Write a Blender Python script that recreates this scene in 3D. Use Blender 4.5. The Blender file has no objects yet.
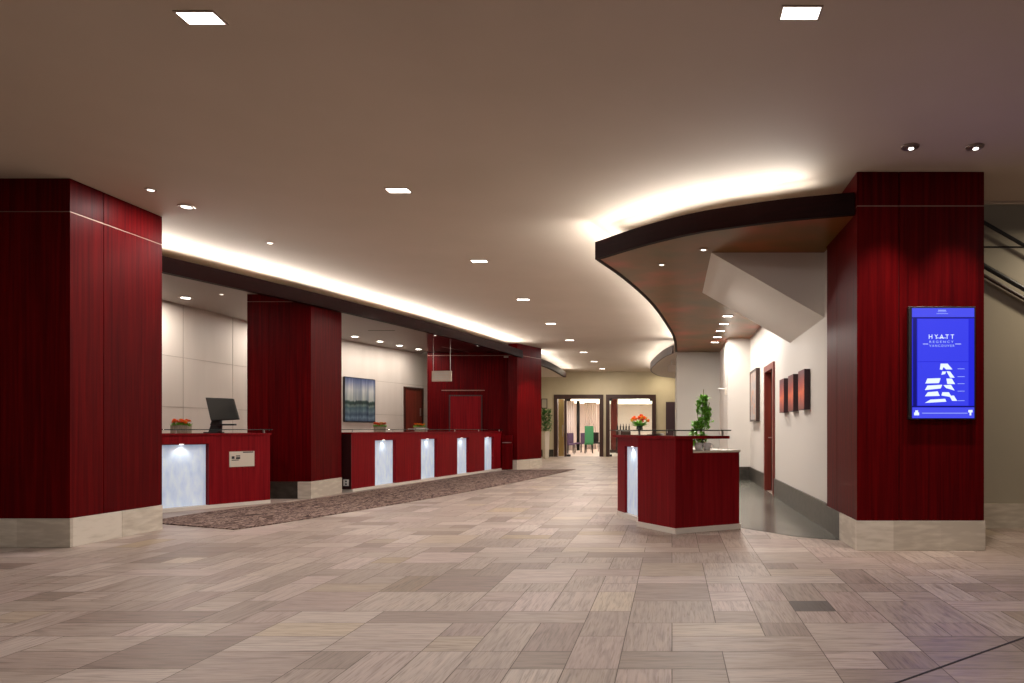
import bpy, bmesh, math, random
from mathutils import Vector, Matrix
PI = math.pi
C = bpy.context.scene.collection
sc = bpy.context.scene
random.seed(7)

# ------------------------------------------------------------------ camera
EYE = 1.15
cd = bpy.data.cameras.new('camera'); cam = bpy.data.objects.new('camera', cd); C.objects.link(cam)
cam.location = (0, 0, EYE); cam.rotation_euler = (PI/2, 0, 0)
cd.sensor_width = 36; cd.lens = 24.01
cd.shift_x = -160/1024; cd.shift_y = 88/1024
cd.clip_end = 200
sc.camera = cam
# ------------------------------------------------------------------ world, exposure
w = bpy.data.worlds.new('world'); sc.world = w; w.use_nodes = True
w.node_tree.nodes['Background'].inputs[0].default_value = (1.0, 0.90, 0.84, 1)
w.node_tree.nodes['Background'].inputs[1].default_value = 0.06
sc.view_settings.view_transform = 'Standard'; sc.view_settings.look = 'None'
sc.view_settings.gamma = 1; sc.view_settings.exposure = 0.0
sc.view_settings.use_curve_mapping = False
try:
    sc.cycles.use_denoising = True; sc.cycles.max_bounces = 10; sc.cycles.diffuse_bounces = 6
    sc.cycles.sample_clamp_indirect = 6
except Exception: pass

# light levels
P_DOWN = 36; P_ALC = 15; P_SPOT = 150; P_BACK = 50

def area(name, loc, size, power, rot=(0,0,0), color=(1,.93,.85), sy=None, parent=None, spread=PI):
    l = bpy.data.lights.new(name, 'AREA'); l.energy = power; l.color = color
    l.shape = 'RECTANGLE'; l.size = size; l.size_y = sy or size; l.spread = spread
    o = bpy.data.objects.new(name, l); C.objects.link(o); o.location = loc; o.rotation_euler = rot
    if parent: o.parent = parent
    return o
def spot(name, loc, target, power, angle=60, color=(1,.9,.8), blend=.6, r=.04, parent=None):
    l = bpy.data.lights.new(name, 'SPOT'); l.energy = power; l.color = color
    l.spot_size = math.radians(angle); l.spot_blend = blend; l.shadow_soft_size = r
    o = bpy.data.objects.new(name, l); C.objects.link(o); o.location = loc
    o.rotation_euler = (Vector(target)-Vector(loc)).to_track_quat('-Z', 'Y').to_euler()
    if parent: o.parent = parent
    return o

# ------------------------------------------------------------------ materials
def mat(name, col, rough=.5, metal=0, emit=None, es=0, coat=0, trans=0, spec=None):
    m = bpy.data.materials.new(name); m.use_nodes = True
    b = m.node_tree.nodes['Principled BSDF']
    b.inputs['Base Color'].default_value = (*col, 1)
    b.inputs['Roughness'].default_value = rough; b.inputs['Metallic'].default_value = metal
    b.inputs['Coat Weight'].default_value = coat; b.inputs['Coat Roughness'].default_value = .12
    b.inputs['Transmission Weight'].default_value = trans
    if spec is not None: b.inputs['Specular IOR Level'].default_value = spec
    if emit: b.inputs['Emission Color'].default_value = (*emit, 1); b.inputs['Emission Strength'].default_value = es
    return m
def nodes(m):
    nt = m.node_tree; return nt, nt.nodes, nt.links, nt.nodes['Principled BSDF']
def ramp(ns, stops):
    r = ns.new('ShaderNodeValToRGB'); e = r.color_ramp.elements
    while len(e) < len(stops): e.new(.5)
    for i, (p, c) in enumerate(stops): e[i].position = p; e[i].color = (*c, 1)
    return r
def noise_mat(name, stops, scale=(1,1,1), nscale=5, detail=4, rough=.5, coat=0, coord='Position', bump=0, metal=0, rnd=0, distort=0, spec=None):
    m = mat(name, stops[0][1], rough, metal, coat=coat, spec=spec)
    nt, ns, ln, b = nodes(m)
    if coord == 'Position': g = ns.new('ShaderNodeNewGeometry'); src = g.outputs['Position']
    else: g = ns.new('ShaderNodeTexCoord'); src = g.outputs[coord]
    mp = ns.new('ShaderNodeMapping'); mp.inputs['Scale'].default_value = scale
    ln.new(src, mp.inputs[0])
    n = ns.new('ShaderNodeTexNoise'); n.inputs['Scale'].default_value = nscale; n.inputs['Detail'].default_value = detail
    n.inputs['Distortion'].default_value = distort
    ln.new(mp.outputs[0], n.inputs[0])
    r = ramp(ns, stops)
    if rnd:
        oi = ns.new('ShaderNodeObjectInfo'); ma = ns.new('ShaderNodeMath'); ma.operation = 'MULTIPLY_ADD'
        ma.inputs[1].default_value = rnd; ln.new(oi.outputs['Random'], ma.inputs[0]); ln.new(n.outputs[0], ma.inputs[2])
        sb = ns.new('ShaderNodeMath'); sb.operation = 'SUBTRACT'; sb.inputs[1].default_value = rnd/2
        ln.new(ma.outputs[0], sb.inputs[0]); ln.new(sb.outputs[0], r.inputs[0])
    else: ln.new(n.outputs[0], r.inputs[0])
    ln.new(r.outputs[0], b.inputs['Base Color'])
    if bump:
        bp = ns.new('ShaderNodeBump'); bp.inputs['Strength'].default_value = bump; bp.inputs['Distance'].default_value = .01
        ln.new(n.outputs[0], bp.inputs['Height']); ln.new(bp.outputs[0], b.inputs['Normal'])
    return m
M = {}
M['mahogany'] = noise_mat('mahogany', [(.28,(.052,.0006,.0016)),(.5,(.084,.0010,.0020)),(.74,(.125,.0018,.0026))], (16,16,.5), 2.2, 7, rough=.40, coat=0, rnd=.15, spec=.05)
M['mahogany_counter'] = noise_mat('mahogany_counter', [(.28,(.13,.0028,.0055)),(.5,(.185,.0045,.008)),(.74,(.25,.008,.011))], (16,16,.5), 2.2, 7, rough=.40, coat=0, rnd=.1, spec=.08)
M['mahogany_dark'] = noise_mat('mahogany_dark', [(.25,(.016,.003,.004)),(.75,(.035,.007,.008))], (6,6,.5), 2, 5, rough=.35, coat=.1)
M['fascia'] = noise_mat('fascia_wood', [(.25,(.008,.0012,.0012)),(.75,(.016,.0026,.0024))], (1.5,1.5,12), 2, 5, rough=.55, spec=.06)
M['wood_painted_reflections'] = noise_mat('wood_painted_reflections', [(.3,(.10,.065,.012)),(.5,(.18,.070,.012)),(.70,(.36,.065,.020))], (1,1,1), 1.1, 3, rough=.30, spec=.14)  # olive and red blotches paint room reflections into the wood colour
M['core'] = mat('shadow_gap', (.012,.004,.004), .7)
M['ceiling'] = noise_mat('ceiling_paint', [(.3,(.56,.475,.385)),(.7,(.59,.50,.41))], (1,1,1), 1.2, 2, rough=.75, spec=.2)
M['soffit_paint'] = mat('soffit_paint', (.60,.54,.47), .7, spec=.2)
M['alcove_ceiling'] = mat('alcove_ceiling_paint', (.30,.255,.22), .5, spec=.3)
M['alcove_wall'] = noise_mat('alcove_wall', [(.3,(.62,.56,.49)),(.7,(.68,.62,.55))], (2,2,.3), 1.5, 4, rough=.6)
M['white_wall'] = mat('white_wall', (.66,.62,.57), .65)
M['grey_wall'] = mat('grey_wall', (.50,.48,.44), .65)
M['cream_wall'] = noise_mat('cream_wall', [(.3,(.50,.43,.29)),(.7,(.54,.465,.32))], (1,1,1), 2, 2, rough=.7)
M['olive_wall'] = mat('olive_wall', (.40,.36,.28), .5)
M['stone_base'] = noise_mat('travertine', [(.3,(.52,.46,.38)),(.5,(.62,.56,.47)),(.7,(.72,.66,.57))], (3,3,14), 1.6, 6, rough=.45, rnd=.5)
M['dark_stone'] = noise_mat('dark_slate', [(.3,(.020,.017,.013)),(.7,(.058,.050,.040))], (3,3,5), 2.5, 6, rough=.35, rnd=.3)
M['grey_floor'] = noise_mat('polished_grey', [(.3,(.055,.055,.045)),(.5,(.11,.108,.088)),(.7,(.20,.19,.16))], (1,1,1), 1.9, 7, rough=.22, distort=1.2)
M['grout'] = mat('grout', (.12,.095,.08), .8)
M['steel'] = mat('brushed_steel', (.62,.60,.57), .3, 1)
M['reveal'] = mat('reveal_metal', (.30,.17,.14), .5, .6)
M['brass'] = mat('brass', (.62,.45,.2), .3, 1)
M['toe'] = mat('pale_metal_plinth', (.74,.69,.62), .4, .1)
M['black'] = mat('black_plastic', (.012,.012,.013), .4)
M['screen'] = mat('dark_screen', (.018,.020,.019), .3)
M['glass'] = mat('clear_glass', (.82,.93,.90), .02, trans=1)
M['glass_edge'] = mat('glass_ledge', (.03,.06,.055), .08, trans=.55, coat=.3)
M['white'] = mat('white_gloss', (.75,.74,.72), .35)
M['offwhite'] = mat('offwhite', (.62,.55,.46), .5)
M['lamp'] = mat('lamp_diffuser', (1,1,1), .5, emit=(1,.95,.87), es=9)
M['lamp_small'] = mat('small_lamp_glass', (1,1,1), .5, emit=(1,.93,.84), es=2.2)
M['chrome_dark'] = mat('lamp_trim', (.45,.36,.30), .35, .8)
M['leaf'] = noise_mat('leaf_green', [(.3,(.015,.075,.008)),(.7,(.07,.22,.025))], (1,1,1), 40, 2, rough=.45)
M['leaf_bright'] = noise_mat('leaf_bright', [(.3,(.09,.30,.02)),(.7,(.28,.60,.07))], (1,1,1), 50, 2, rough=.45)
M['stem'] = mat('stem', (.14,.16,.05), .6)
M['orange'] = mat('orange_petal', (.95,.22,.02), .5)
M['red_petal'] = mat('red_petal', (.7,.06,.04), .5)
M['yellow_petal'] = mat('yellow_petal', (.85,.5,.06), .5)
M['trough'] = noise_mat('flower_trough', [(.3,(.20,.17,.12)),(.7,(.34,.30,.22))], (4,4,1), 20, 3, rough=.6)
M['soil'] = mat('soil', (.03,.02,.012), .9)
M['dark_door'] = noise_mat('dark_door_wood', [(.3,(.035,.010,.007)),(.7,(.065,.018,.012))], (6,6,.5), 2, 4, rough=.4)
M['walnut'] = noise_mat('walnut', [(.3,(.028,.010,.007)),(.7,(.050,.018,.012))], (6,6,.5), 2, 4, rough=.4)
M['red_door'] = noise_mat('red_door_wood', [(.3,(.13,.018,.012)),(.7,(.22,.034,.020))], (6,6,.5), 2, 4, rough=.35)
M['plum_door'] = mat('plum_door', (.045,.020,.028), .45)
M['panel_glow'] = mat('frosted_light_panel', (.62,.72,.80), .35, emit=(.58,.72,1.0), es=.27)
M['cloth_purple'] = mat('purple_cloth', (.12,.07,.14), .8)
M['cloth_green'] = mat('green_cloth', (.05,.24,.10), .8)
M['curtain'] = mat('curtain', (.75,.68,.66), .8)
M['pale_floor'] = mat('pale_floor', (.62,.52,.45), .4)
M['lit_ceiling'] = mat('far_ceiling', (.8,.72,.6), .8)
M['lit_strip'] = mat('lit_cove_strip', (1,1,1), .5, emit=(1,.84,.60), es=3)

# panel material: bluish frosted glass with gentle streaks
def panel_detail():
    nt, ns, ln, b = nodes(M['panel_glow'])
    g = ns.new('ShaderNodeNewGeometry'); mp = ns.new('ShaderNodeMapping'); mp.inputs['Scale'].default_value = (5,5,2)
    n = ns.new('ShaderNodeTexNoise'); n.inputs['Scale'].default_value = 2.5; n.inputs['Detail'].default_value = 6
    r = ramp(ns, [(.3,(.48,.58,.66)),(.7,(.72,.80,.86))])
    ln.new(g.outputs['Position'], mp.inputs[0]); ln.new(mp.outputs[0], n.inputs[0]); ln.new(n.outputs[0], r.inputs[0]); ln.new(r.outputs[0], b.inputs['Base Color'])
panel_detail()

# wall with panel joints for the alcove wall (drawn joints are real colour lines of the cladding)
def rug_mat():
    m = mat('patterned_carpet', (.06,.04,.035), .95, spec=.1)
    nt, ns, ln, b = nodes(m)
    g = ns.new('ShaderNodeNewGeometry')
    v = ns.new('ShaderNodeTexNoise'); v.inputs['Scale'].default_value = 4.5; v.inputs['Detail'].default_value = 4; v.inputs['Distortion'].default_value = 2.0
    mp = ns.new('ShaderNodeMapping'); mp.inputs['Scale'].default_value = (2.2,.8,1)
    ln.new(g.outputs['Position'], mp.inputs[0]); ln.new(mp.outputs[0], v.inputs[0])
    r = ramp(ns, [(.36,(.045,.026,.022)),(.47,(.12,.075,.062)),(.53,(.34,.25,.21)),(.60,(.09,.055,.05))])
    ln.new(v.outputs[0], r.inputs[0]); ln.new(r.outputs[0], b.inputs['Base Color'])
    return m
M['rug'] = rug_mat()

def tile_mat():
    m = mat('sandstone_tiles', (.4,.33,.27), .42, spec=.4)
    nt, ns, ln, b = nodes(m)
    at = ns.new('ShaderNodeAttribute'); at.attribute_name = 'tone'
    sep = ns.new('ShaderNodeSeparateColor'); ln.new(at.outputs['Color'], sep.inputs[0])
    g = ns.new('ShaderNodeNewGeometry')
    def grain(scale):
        mp = ns.new('ShaderNodeMapping'); mp.inputs['Scale'].default_value = scale
        ad = ns.new('ShaderNodeVectorMath'); ad.operation = 'MULTIPLY_ADD'
        cm = ns.new('ShaderNodeCombineXYZ'); 
        for k in range(3): ln.new(sep.outputs[0], cm.inputs[k])
        ad.inputs[1].default_value = (37,53,11); ln.new(cm.outputs[0], ad.inputs[0]); ln.new(g.outputs['Position'], ad.inputs[2])
        ln.new(ad.outputs[0], mp.inputs[0])
        n = ns.new('ShaderNodeTexNoise'); n.inputs['Scale'].default_value = 3; n.inputs['Detail'].default_value = 7; n.inputs['Distortion'].default_value = .9
        ln.new(mp.outputs[0], n.inputs[0]); return n
    a = grain((1.2,9,1)); c = grain((9,1.2,1))
    mx = ns.new('ShaderNodeMix'); mx.data_type = 'FLOAT'
    gt = ns.new('ShaderNodeMath'); gt.operation = 'GREATER_THAN'; gt.inputs[1].default_value = .5
    ln.new(sep.outputs[2], gt.inputs[0]); ln.new(gt.outputs[0], mx.inputs[0])
    ln.new(a.outputs[0], mx.inputs[2]); ln.new(c.outputs[0], mx.inputs[3])
    r1 = ramp(ns, [(0,(.105,.088,.075)),(.13,(.25,.190,.155)),(.3,(.335,.268,.225)),(.7,(.395,.32,.273)),(1,(.47,.395,.345))])
    ln.new(sep.outputs[0], r1.inputs[0])
    r3 = ramp(ns, [(0,(1.05,1.00,.80)),(.07,(1,1,1)),(.6,(1,.99,1.0)),(1,(1.0,.95,.99))]); ln.new(sep.outputs[1], r3.inputs[0])
    r2 = ramp(ns, [(.25,(.60,.57,.55)),(.38,(.84,.82,.81)),(.50,(1.0,1.0,1.0)),(.75,(1.16,1.15,1.14))])
    ln.new(mx.outputs[0], r2.inputs[0])
    def mul(x, y):
        q = ns.new('ShaderNodeMix'); q.data_type = 'RGBA'; q.blend_type = 'MULTIPLY'; q.inputs[0].default_value = 1
        ln.new(x, q.inputs[6]); ln.new(y, q.inputs[7]); return q.outputs[2]
    fa_ = grain((1.5,34,1)); fc_ = grain((34,1.5,1))
    fx = ns.new('ShaderNodeMix'); fx.data_type = 'FLOAT'; ln.new(gt.outputs[0], fx.inputs[0]); ln.new(fa_.outputs[0], fx.inputs[2]); ln.new(fc_.outputs[0], fx.inputs[3])
    r4 = ramp(ns, [(.34,(.72,.69,.66)),(.46,(.97,.97,.97)),(.7,(1.08,1.08,1.08))]); ln.new(fx.outputs[0], r4.inputs[0])
    ln.new(mul(mul(mul(r1.outputs[0], r3.outputs[0]), r2.outputs[0]), r4.outputs[0]), b.inputs['Base Color'])
    bp = ns.new('ShaderNodeBump'); bp.inputs['Strength'].default_value = .15; bp.inputs['Distance'].default_value = .004
    ln.new(mx.outputs[0], bp.inputs['Height']); ln.new(bp.outputs[0], b.inputs['Normal'])
    rr = ns.new('ShaderNodeMapRange'); rr.inputs[3].default_value = .34; rr.inputs[4].default_value = .60
    ln.new(mx.outputs[0], rr.inputs[0]); ln.new(rr.outputs[0], b.inputs['Roughness'])
    return m
M['tile'] = tile_mat()

# ------------------------------------------------------------------ mesh helpers
class MB:
    def __init__(s): s.bm = bmesh.new()
    def quad(s, *p):
        return s.bm.faces.new([s.bm.verts.new(q) for q in p])
    def box(s, x0, x1, y0, y1, z0, z1):
        v = [s.bm.verts.new(p) for p in ((x0,y0,z0),(x1,y0,z0),(x1,y1,z0),(x0,y1,z0),(x0,y0,z1),(x1,y0,z1),(x1,y1,z1),(x0,y1,z1))]
        for f in ((0,3,2,1),(4,5,6,7),(0,1,5,4),(1,2,6,5),(2,3,7,6),(3,0,4,7)): s.bm.faces.new([v[i] for i in f])
        return s
    def prism(s, poly, z0, z1):
        a = [s.bm.verts.new((x,y,z0)) for x,y in poly]; b = [s.bm.verts.new((x,y,z1)) for x,y in poly]
        s.bm.faces.new(a[::-1]); s.bm.faces.new(b); n = len(poly)
        for i in range(n): s.bm.faces.new([a[i], a[(i+1)%n], b[(i+1)%n], b[i]])
        return s
    def wallstrip(s, pts, off, z0, z1):          # curved wall of given thickness following a polyline
        n = len(pts); inner = offset(pts, off)
        A = [[s.bm.verts.new((*p, z)) for p in L] for z in (z0, z1) for L in (pts, inner)]
        o0, i0, o1, i1 = A
        for k in range(n-1):
            s.bm.faces.new([o0[k],o0[k+1],o1[k+1],o1[k]]); s.bm.faces.new([i0[k+1],i0[k],i1[k],i1[k+1]])
            s.bm.faces.new([o1[k],o1[k+1],i1[k+1],i1[k]]); s.bm.faces.new([o0[k+1],o0[k],i0[k],i0[k+1]])
        s.bm.faces.new([o0[0],o1[0],i1[0],i0[0]]); s.bm.faces.new([o0[-1],i0[-1],i1[-1],o1[-1]])
        return s
    def tube(s, pts, r, n=10):
        pts = [Vector(p) for p in pts]; rings = []
        for i, p in enumerate(pts):
            t = (pts[min(i+1,len(pts)-1)] - pts[max(i-1,0)]).normalized()
            up = Vector((0,0,1)) if abs(t.z) < .95 else Vector((1,0,0))
            a = t.cross(up).normalized(); b = t.cross(a)
            rr = r[i] if isinstance(r, (list,tuple)) else r
            rings.append([s.bm.verts.new(p + (a*math.cos(2*PI*k/n) + b*math.sin(2*PI*k/n))*rr) for k in range(n)])
        for i in range(len(rings)-1):
            for k in range(n): s.bm.faces.new([rings[i][k], rings[i][(k+1)%n], rings[i+1][(k+1)%n], rings[i+1][k]])
        s.bm.faces.new(rings[0][::-1]); s.bm.faces.new(rings[-1]); return s
    def lathe(s, c, prof, n=20):
        rings = [[s.bm.verts.new((c[0]+r*math.cos(2*PI*k/n), c[1]+r*math.sin(2*PI*k/n), c[2]+z)) for k in range(n)] for r, z in prof]
        for i in range(len(rings)-1):
            for k in range(n): s.bm.faces.new([rings[i][k], rings[i][(k+1)%n], rings[i+1][(k+1)%n], rings[i+1][k]])
        s.bm.faces.new(rings[0][::-1]); s.bm.faces.new(rings[-1]); return s
    def leaf(s, p, d, L, W, up=Vector((0,0,1))):
        p = Vector(p); d = Vector(d).normalized(); a = d.cross(up)
        if a.length < .01: a = Vector((1,0,0))
        a.normalize(); nrm = a.cross(d)
        q = [p, p+d*L*.35+a*W*.5-nrm*W*.1, p+d*L*.75+a*W*.36, p+d*L, p+d*L*.75-a*W*.36, p+d*L*.35-a*W*.5-nrm*W*.1]
        m1 = s.bm.verts.new(p+d*L*.5+nrm*W*.12); v = [s.bm.verts.new(x) for x in q]
        for i in range(6): s.bm.faces.new([v[i], v[(i+1)%6], m1])
    def build(s, name, m, parent=None, bevel=0, smooth=False, loc=None, rotz=0):
        me = bpy.data.meshes.new(name)
        bmesh.ops.recalc_face_normals(s.bm, faces=s.bm.faces[:])
        s.bm.to_mesh(me); s.bm.free()
        if smooth:
            for p in me.polygons: p.use_smooth = True
        o = bpy.data.objects.new(name, me); C.objects.link(o)
        if m: me.materials.append(m)
        if parent: o.parent = parent
        if loc: o.location = loc
        o.rotation_euler.z = rotz
        if bevel:
            b = o.modifiers.new('bevel', 'BEVEL'); b.width = bevel; b.segments = 2; b.limit_method = 'ANGLE'; b.angle_limit = .7
        return o
def offset(pts, d):
    out = []
    for i, p in enumerate(pts):
        a = Vector(pts[max(i-1,0)]); b = Vector(pts[min(i+1,len(pts)-1)]); t = (b-a).normalized()
        out.append((p[0]-t.y*d, p[1]+t.x*d))
    return out
def spline(pts, n=6):
    P = [Vector(p) for p in pts]; P = [P[0]*2-P[1]] + P + [P[-1]*2-P[-2]]; out = []
    for i in range(1, len(P)-2):
        for k in range(n):
            t = k/n; a,b,c,d = P[i-1],P[i],P[i+1],P[i+2]
            out.append(tuple(.5*((2*b)+(-a+c)*t+(2*a-5*b+4*c-d)*t*t+(-a+3*b-3*c+d)*t**3)))
    out.append(tuple(P[-2])); return out
def tag(o, label=None, cat=None, group=None, kind=None):
    if label: o['label'] = label
    if cat: o['category'] = cat
    if group: o['group'] = group
    if kind: o['kind'] = kind
    return o
def empty(name, label, cat, loc=(0,0,0), rotz=0, group=None):
    o = bpy.data.objects.new(name, None); C.objects.link(o); o.empty_display_size = .1
    o.location = loc; o.rotation_euler = (0,0,rotz); return tag(o, label, cat, group)
def struct(name, mb, m, parent=None, **k):
    o = mb.build(name, m, parent, **k)
    if not parent: o['kind'] = 'structure'
    return o
def copy_tree(root, loc, label, rotz=None):
    r = root.copy(); C.objects.link(r); r.location = loc; r['label'] = label
    if rotz is not None: r.rotation_euler = (0,0,rotz)
    for ch in list(root.children):
        c = ch.copy(); C.objects.link(c); c.parent = r
        for g in ch.children:
            d = g.copy(); C.objects.link(d); d.parent = c
    return r

CEIL = 3.6; LIP = 3.42; UND = 3.21
# ================================================================== SETTING
# floor: one mesh of stone tiles laid in a random ashlar bond over a grout bed
def build_floor():
    U = .26; x0, y0 = -10.14, -1.40; nx, ny = 69, 117
    occ = [[False]*nx for _ in range(ny)]; R = random.Random(11)
    sizes = [(1,1),(1,1),(2,1),(2,1),(1,2),(1,2),(1,1),(1,1),(2,1),(1,2),(3,1),(2,2)]
    bm = bmesh.new(); lay = bm.loops.layers.float_color.new('tone')
    for j in range(ny):
        for i in range(nx):
            if occ[j][i]: continue
            ch = R.sample(sizes, len(sizes)) + [(1,1)]
            if R.random() < .07: ch = [(2,2)] + ch
            for a, b in ch:
                if (a, b) != (1,1) and x0+i*U < 1.03 < x0+(i+a)*U and y0+j*U < 4.42 < y0+(j+b)*U: continue
                if i+a <= nx and j+b <= ny and all(not occ[j+q][i+p] for p in range(a) for q in range(b)): break
            for p in range(a):
                for q in range(b): occ[j+q][i+p] = True
            g = .0022
            X0, X1, Y0, Y1 = x0+i*U+g, x0+(i+a)*U-g, y0+j*U+g, y0+(j+b)*U-g
            f = bm.faces.new([bm.verts.new(v) for v in ((X0,Y0,0),(X1,Y0,0),(X1,Y1,0),(X0,Y1,0))])
            tone = R.random(); tone = .12+.88*tone; hue = R.random(); dr = 1.0 if b > a or (a == b and R.random() < .5) else 0.0
            if X0 < 1.03 < X1 and Y0 < 4.42 < Y1: tone, hue = 0.0, .5
            for l in f.loops: l[lay] = (tone, hue, dr, 1)
    me = bpy.data.meshes.new('floor'); bm.to_mesh(me); bm.free()
    me.materials.append(M['tile'])
    o = bpy.data.objects.new('floor', me); C.objects.link(o); o['kind'] = 'structure'
    struct('floor_grout_bed', MB().box(-14,9,-8,30,-.3,-.002), M['grout'])
build_floor()
struct('floor_polished', MB().prism([(.25,8.55),(.79,8.0),(1.30,7.35),(1.74,7.08),(1.775,7.76),(1.775,15.45),(.25,15.45)], .0005, .004), M['grey_floor'])
# joint line running across the tiles at bottom right, another at bottom left
struct('trim_1', MB().prism([(.60,2.80),(.605,2.79),(2.86,4.43),(2.85,4.44)], .0, .002), M['core'])

# ceiling with an opening over the stair at right
struct('ceiling', MB().box(-14,2.97,-8,29.1,CEIL,CEIL+.1).box(2.97,9,-8,7.34,CEIL,CEIL+.1), M['ceiling'])
struct('trim_3', MB().box(2.97,9,7.325,7.36,CEIL-.022,CEIL+.1), M['offwhite'])
struct('wall_stairwell', MB().box(2.0,9,7.97,8.07,0,5.2).box(2.97,9,7.36,7.97,4.6,4.7), M['olive_wall'])
struct('baseboard_stairwell', MB().box(2.97,9,7.945,7.97,0,.285), M['stone_base'])

# alcove behind the reception desks
LW = [(-8.9,5.5),(-8.88,9),(-8.88,14.2),(-8.25,17.1),(-7.40,20.6),(-7.2,21.4)]
struct('wall_left', MB().wallstrip(LW, .12, 0, CEIL), M['alcove_wall'])
jm = mat('panel_joint', (.42,.37,.31), .7)
jl = MB()
for z in (1.55, 2.45): jl.wallstrip(offset(LW,-.001), -.003, z, z+.008)
jo = jl.build('panel_joint', jm, bpy.data.objects['wall_left'])
for yy in (9.6, 11.0, 12.4, 13.8): MB().box(-8.888,-8.876,yy,yy+.01,0,3.4).build('panel_joint', jm, bpy.data.objects['wall_left'])
struct('wall_alcove_end', MB().box(-7.03,-4.56,19.62,19.8,0,3.40), M['mahogany'])
struct('trim_4', MB().box(-7.03,-4.56,19.60,19.62,3.268,3.282), M['reveal'])
struct('wall_hall_left', MB().box(-6.9,-6.75,19.85,29,0,3.2), M['cream_wall'])

# back wall with the two glazed entrances
DY = 29.0
D1 = (-5.01, -2.908); D2 = (-2.80, -.679); DH = 2.63
bw = MB().box(-8,D1[0],DY,DY+.15,0,CEIL).box(D1[1],D2[0],DY,DY+.15,0,CEIL).box(D2[1],5,DY,DY+.15,0,CEIL)
bw.box(D1[0],D1[1],DY,DY+.15,DH,CEIL).box(D2[0],D2[1],DY,DY+.15,DH,CEIL)
struct('wall_back', bw, M['cream_wall'])
struct('baseboard_back', MB().box(-6.7,D1[0]-.02,DY-.02,DY,0,.30).box(D2[1]+.02,-.30,DY-.02,DY,0,.2), M['dark_stone'])

# right side: corridor walls
struct('wall_right', MB().box(1.78,1.95,7.745,11.80,0,UND+.2).box(1.78,1.95,13.0,15.55,0,UND+.2).box(1.78,1.95,11.80,13.0,2.33,UND+.2), M['white_wall'])
struct('wall_corridor_end', MB().box(1.27,1.78,15.5,18.2,0,UND+.1), M['white_wall'])
struct('wall_behind_desk', MB().box(.13,1.27,18.2,18.4,0,UND+.1).box(.13,.25,18.4,29,0,UND+.1), M['grey_wall'])
struct('baseboard_right', MB().box(1.755,1.78,7.75,11.78,0,.305).box(1.755,1.78,13.02,15.475,0,.305), M['dark_stone'])
struct('baseboard_corridor_end', MB().box(1.27,1.755,15.475,15.5,0,.305), M['dark_stone'])
# sloping underside of the stair
ss = MB()
tri = [(.43,UND+.02),(1.79,UND+.02),(1.79,2.45)]
a = [ss.bm.verts.new((x,7.97,z)) for x,z in tri]; b = [ss.bm.verts.new((x,10.3,z)) for x,z in tri]
ss.bm.faces.new(a); ss.bm.faces.new(b[::-1])
for i in range(3): ss.bm.faces.new([a[i],b[i],b[(i+1)%3],a[(i+1)%3]])
struct('wall_stair_underside', ss, M['white_wall'])

# ================================================================== DROPPED CANOPIES
RF = spline([(1.745,6.53),(1.50,6.60),(1.11,6.72),(.726,6.89),(.261,7.13),(-.209,7.51),(-.552,7.85),(-.932,8.27)])
RB = spline([(-.932,8.27),(-.66,9.41),(-.355,11.18),(-.136,13.3),(.03,15.5),(.08,17.7),(.08,18.19)])
RC = RF + RB[1:]
LOBE = spline([(.0,18.42),(-.27,19.6),(-.57,21.7),(-.75,23.5),(-.70,25),(-.45,26.5),(.10,27.5)])
can = empty('wooden_canopy', 'curved glossy brown wooden canopy dropped below the ceiling over the concierge desk', 'canopy', (0,0,UND))
def loc_build(mb, name, m, parent, **k):
    o = mb.build(name, m, parent, **k); o.location = -parent.location; return o
loc_build(MB().wallstrip(RC, -.06, UND, LIP), 'fascia', M['fascia'], can)
inner = offset(RC, -.055)
poly = inner + [(1.27,18.19),(1.27,15.49),(1.775,15.49),(1.775,7.755),(1.745,7.755)]
loc_build(MB().prism(poly, UND+.004, UND+.05), 'soffit_panel', M['wood_painted_reflections'], can)
loc_build(MB().prism(inner + [(1.27,18.18),(1.27,15.48),(1.77,15.48),(1.77,7.76),(1.74,7.755)], UND+.051, UND+.058), 'cove_floor', M['soffit_paint'], can)
up = spline([(1.70,7.80),(1.0,7.95),(.55,8.4),(.35,9.2),(.65,11),(.95,13.3),(1.05,15.4),(1.1,17.9)])
loc_build(MB().wallstrip(up, -.02, UND+.058, CEIL-.001), 'bounce_upstand', M['soffit_paint'], can)  # unseen upstand, added to contain and bounce the cove light

lob = empty('far_soffit', 'pale curved soffit bulging from the wall at the far right of the hall', 'soffit', (0,0,UND))
loc_build(MB().wallstrip(LOBE, -.05, UND, LIP), 'fascia', M['walnut'], lob)
loc_build(MB().prism(offset(LOBE,-.045)+[(.115,27.4),(.115,18.42)], UND+.004, UND+.05), 'soffit_panel', M['soffit_paint'], lob)

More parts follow.
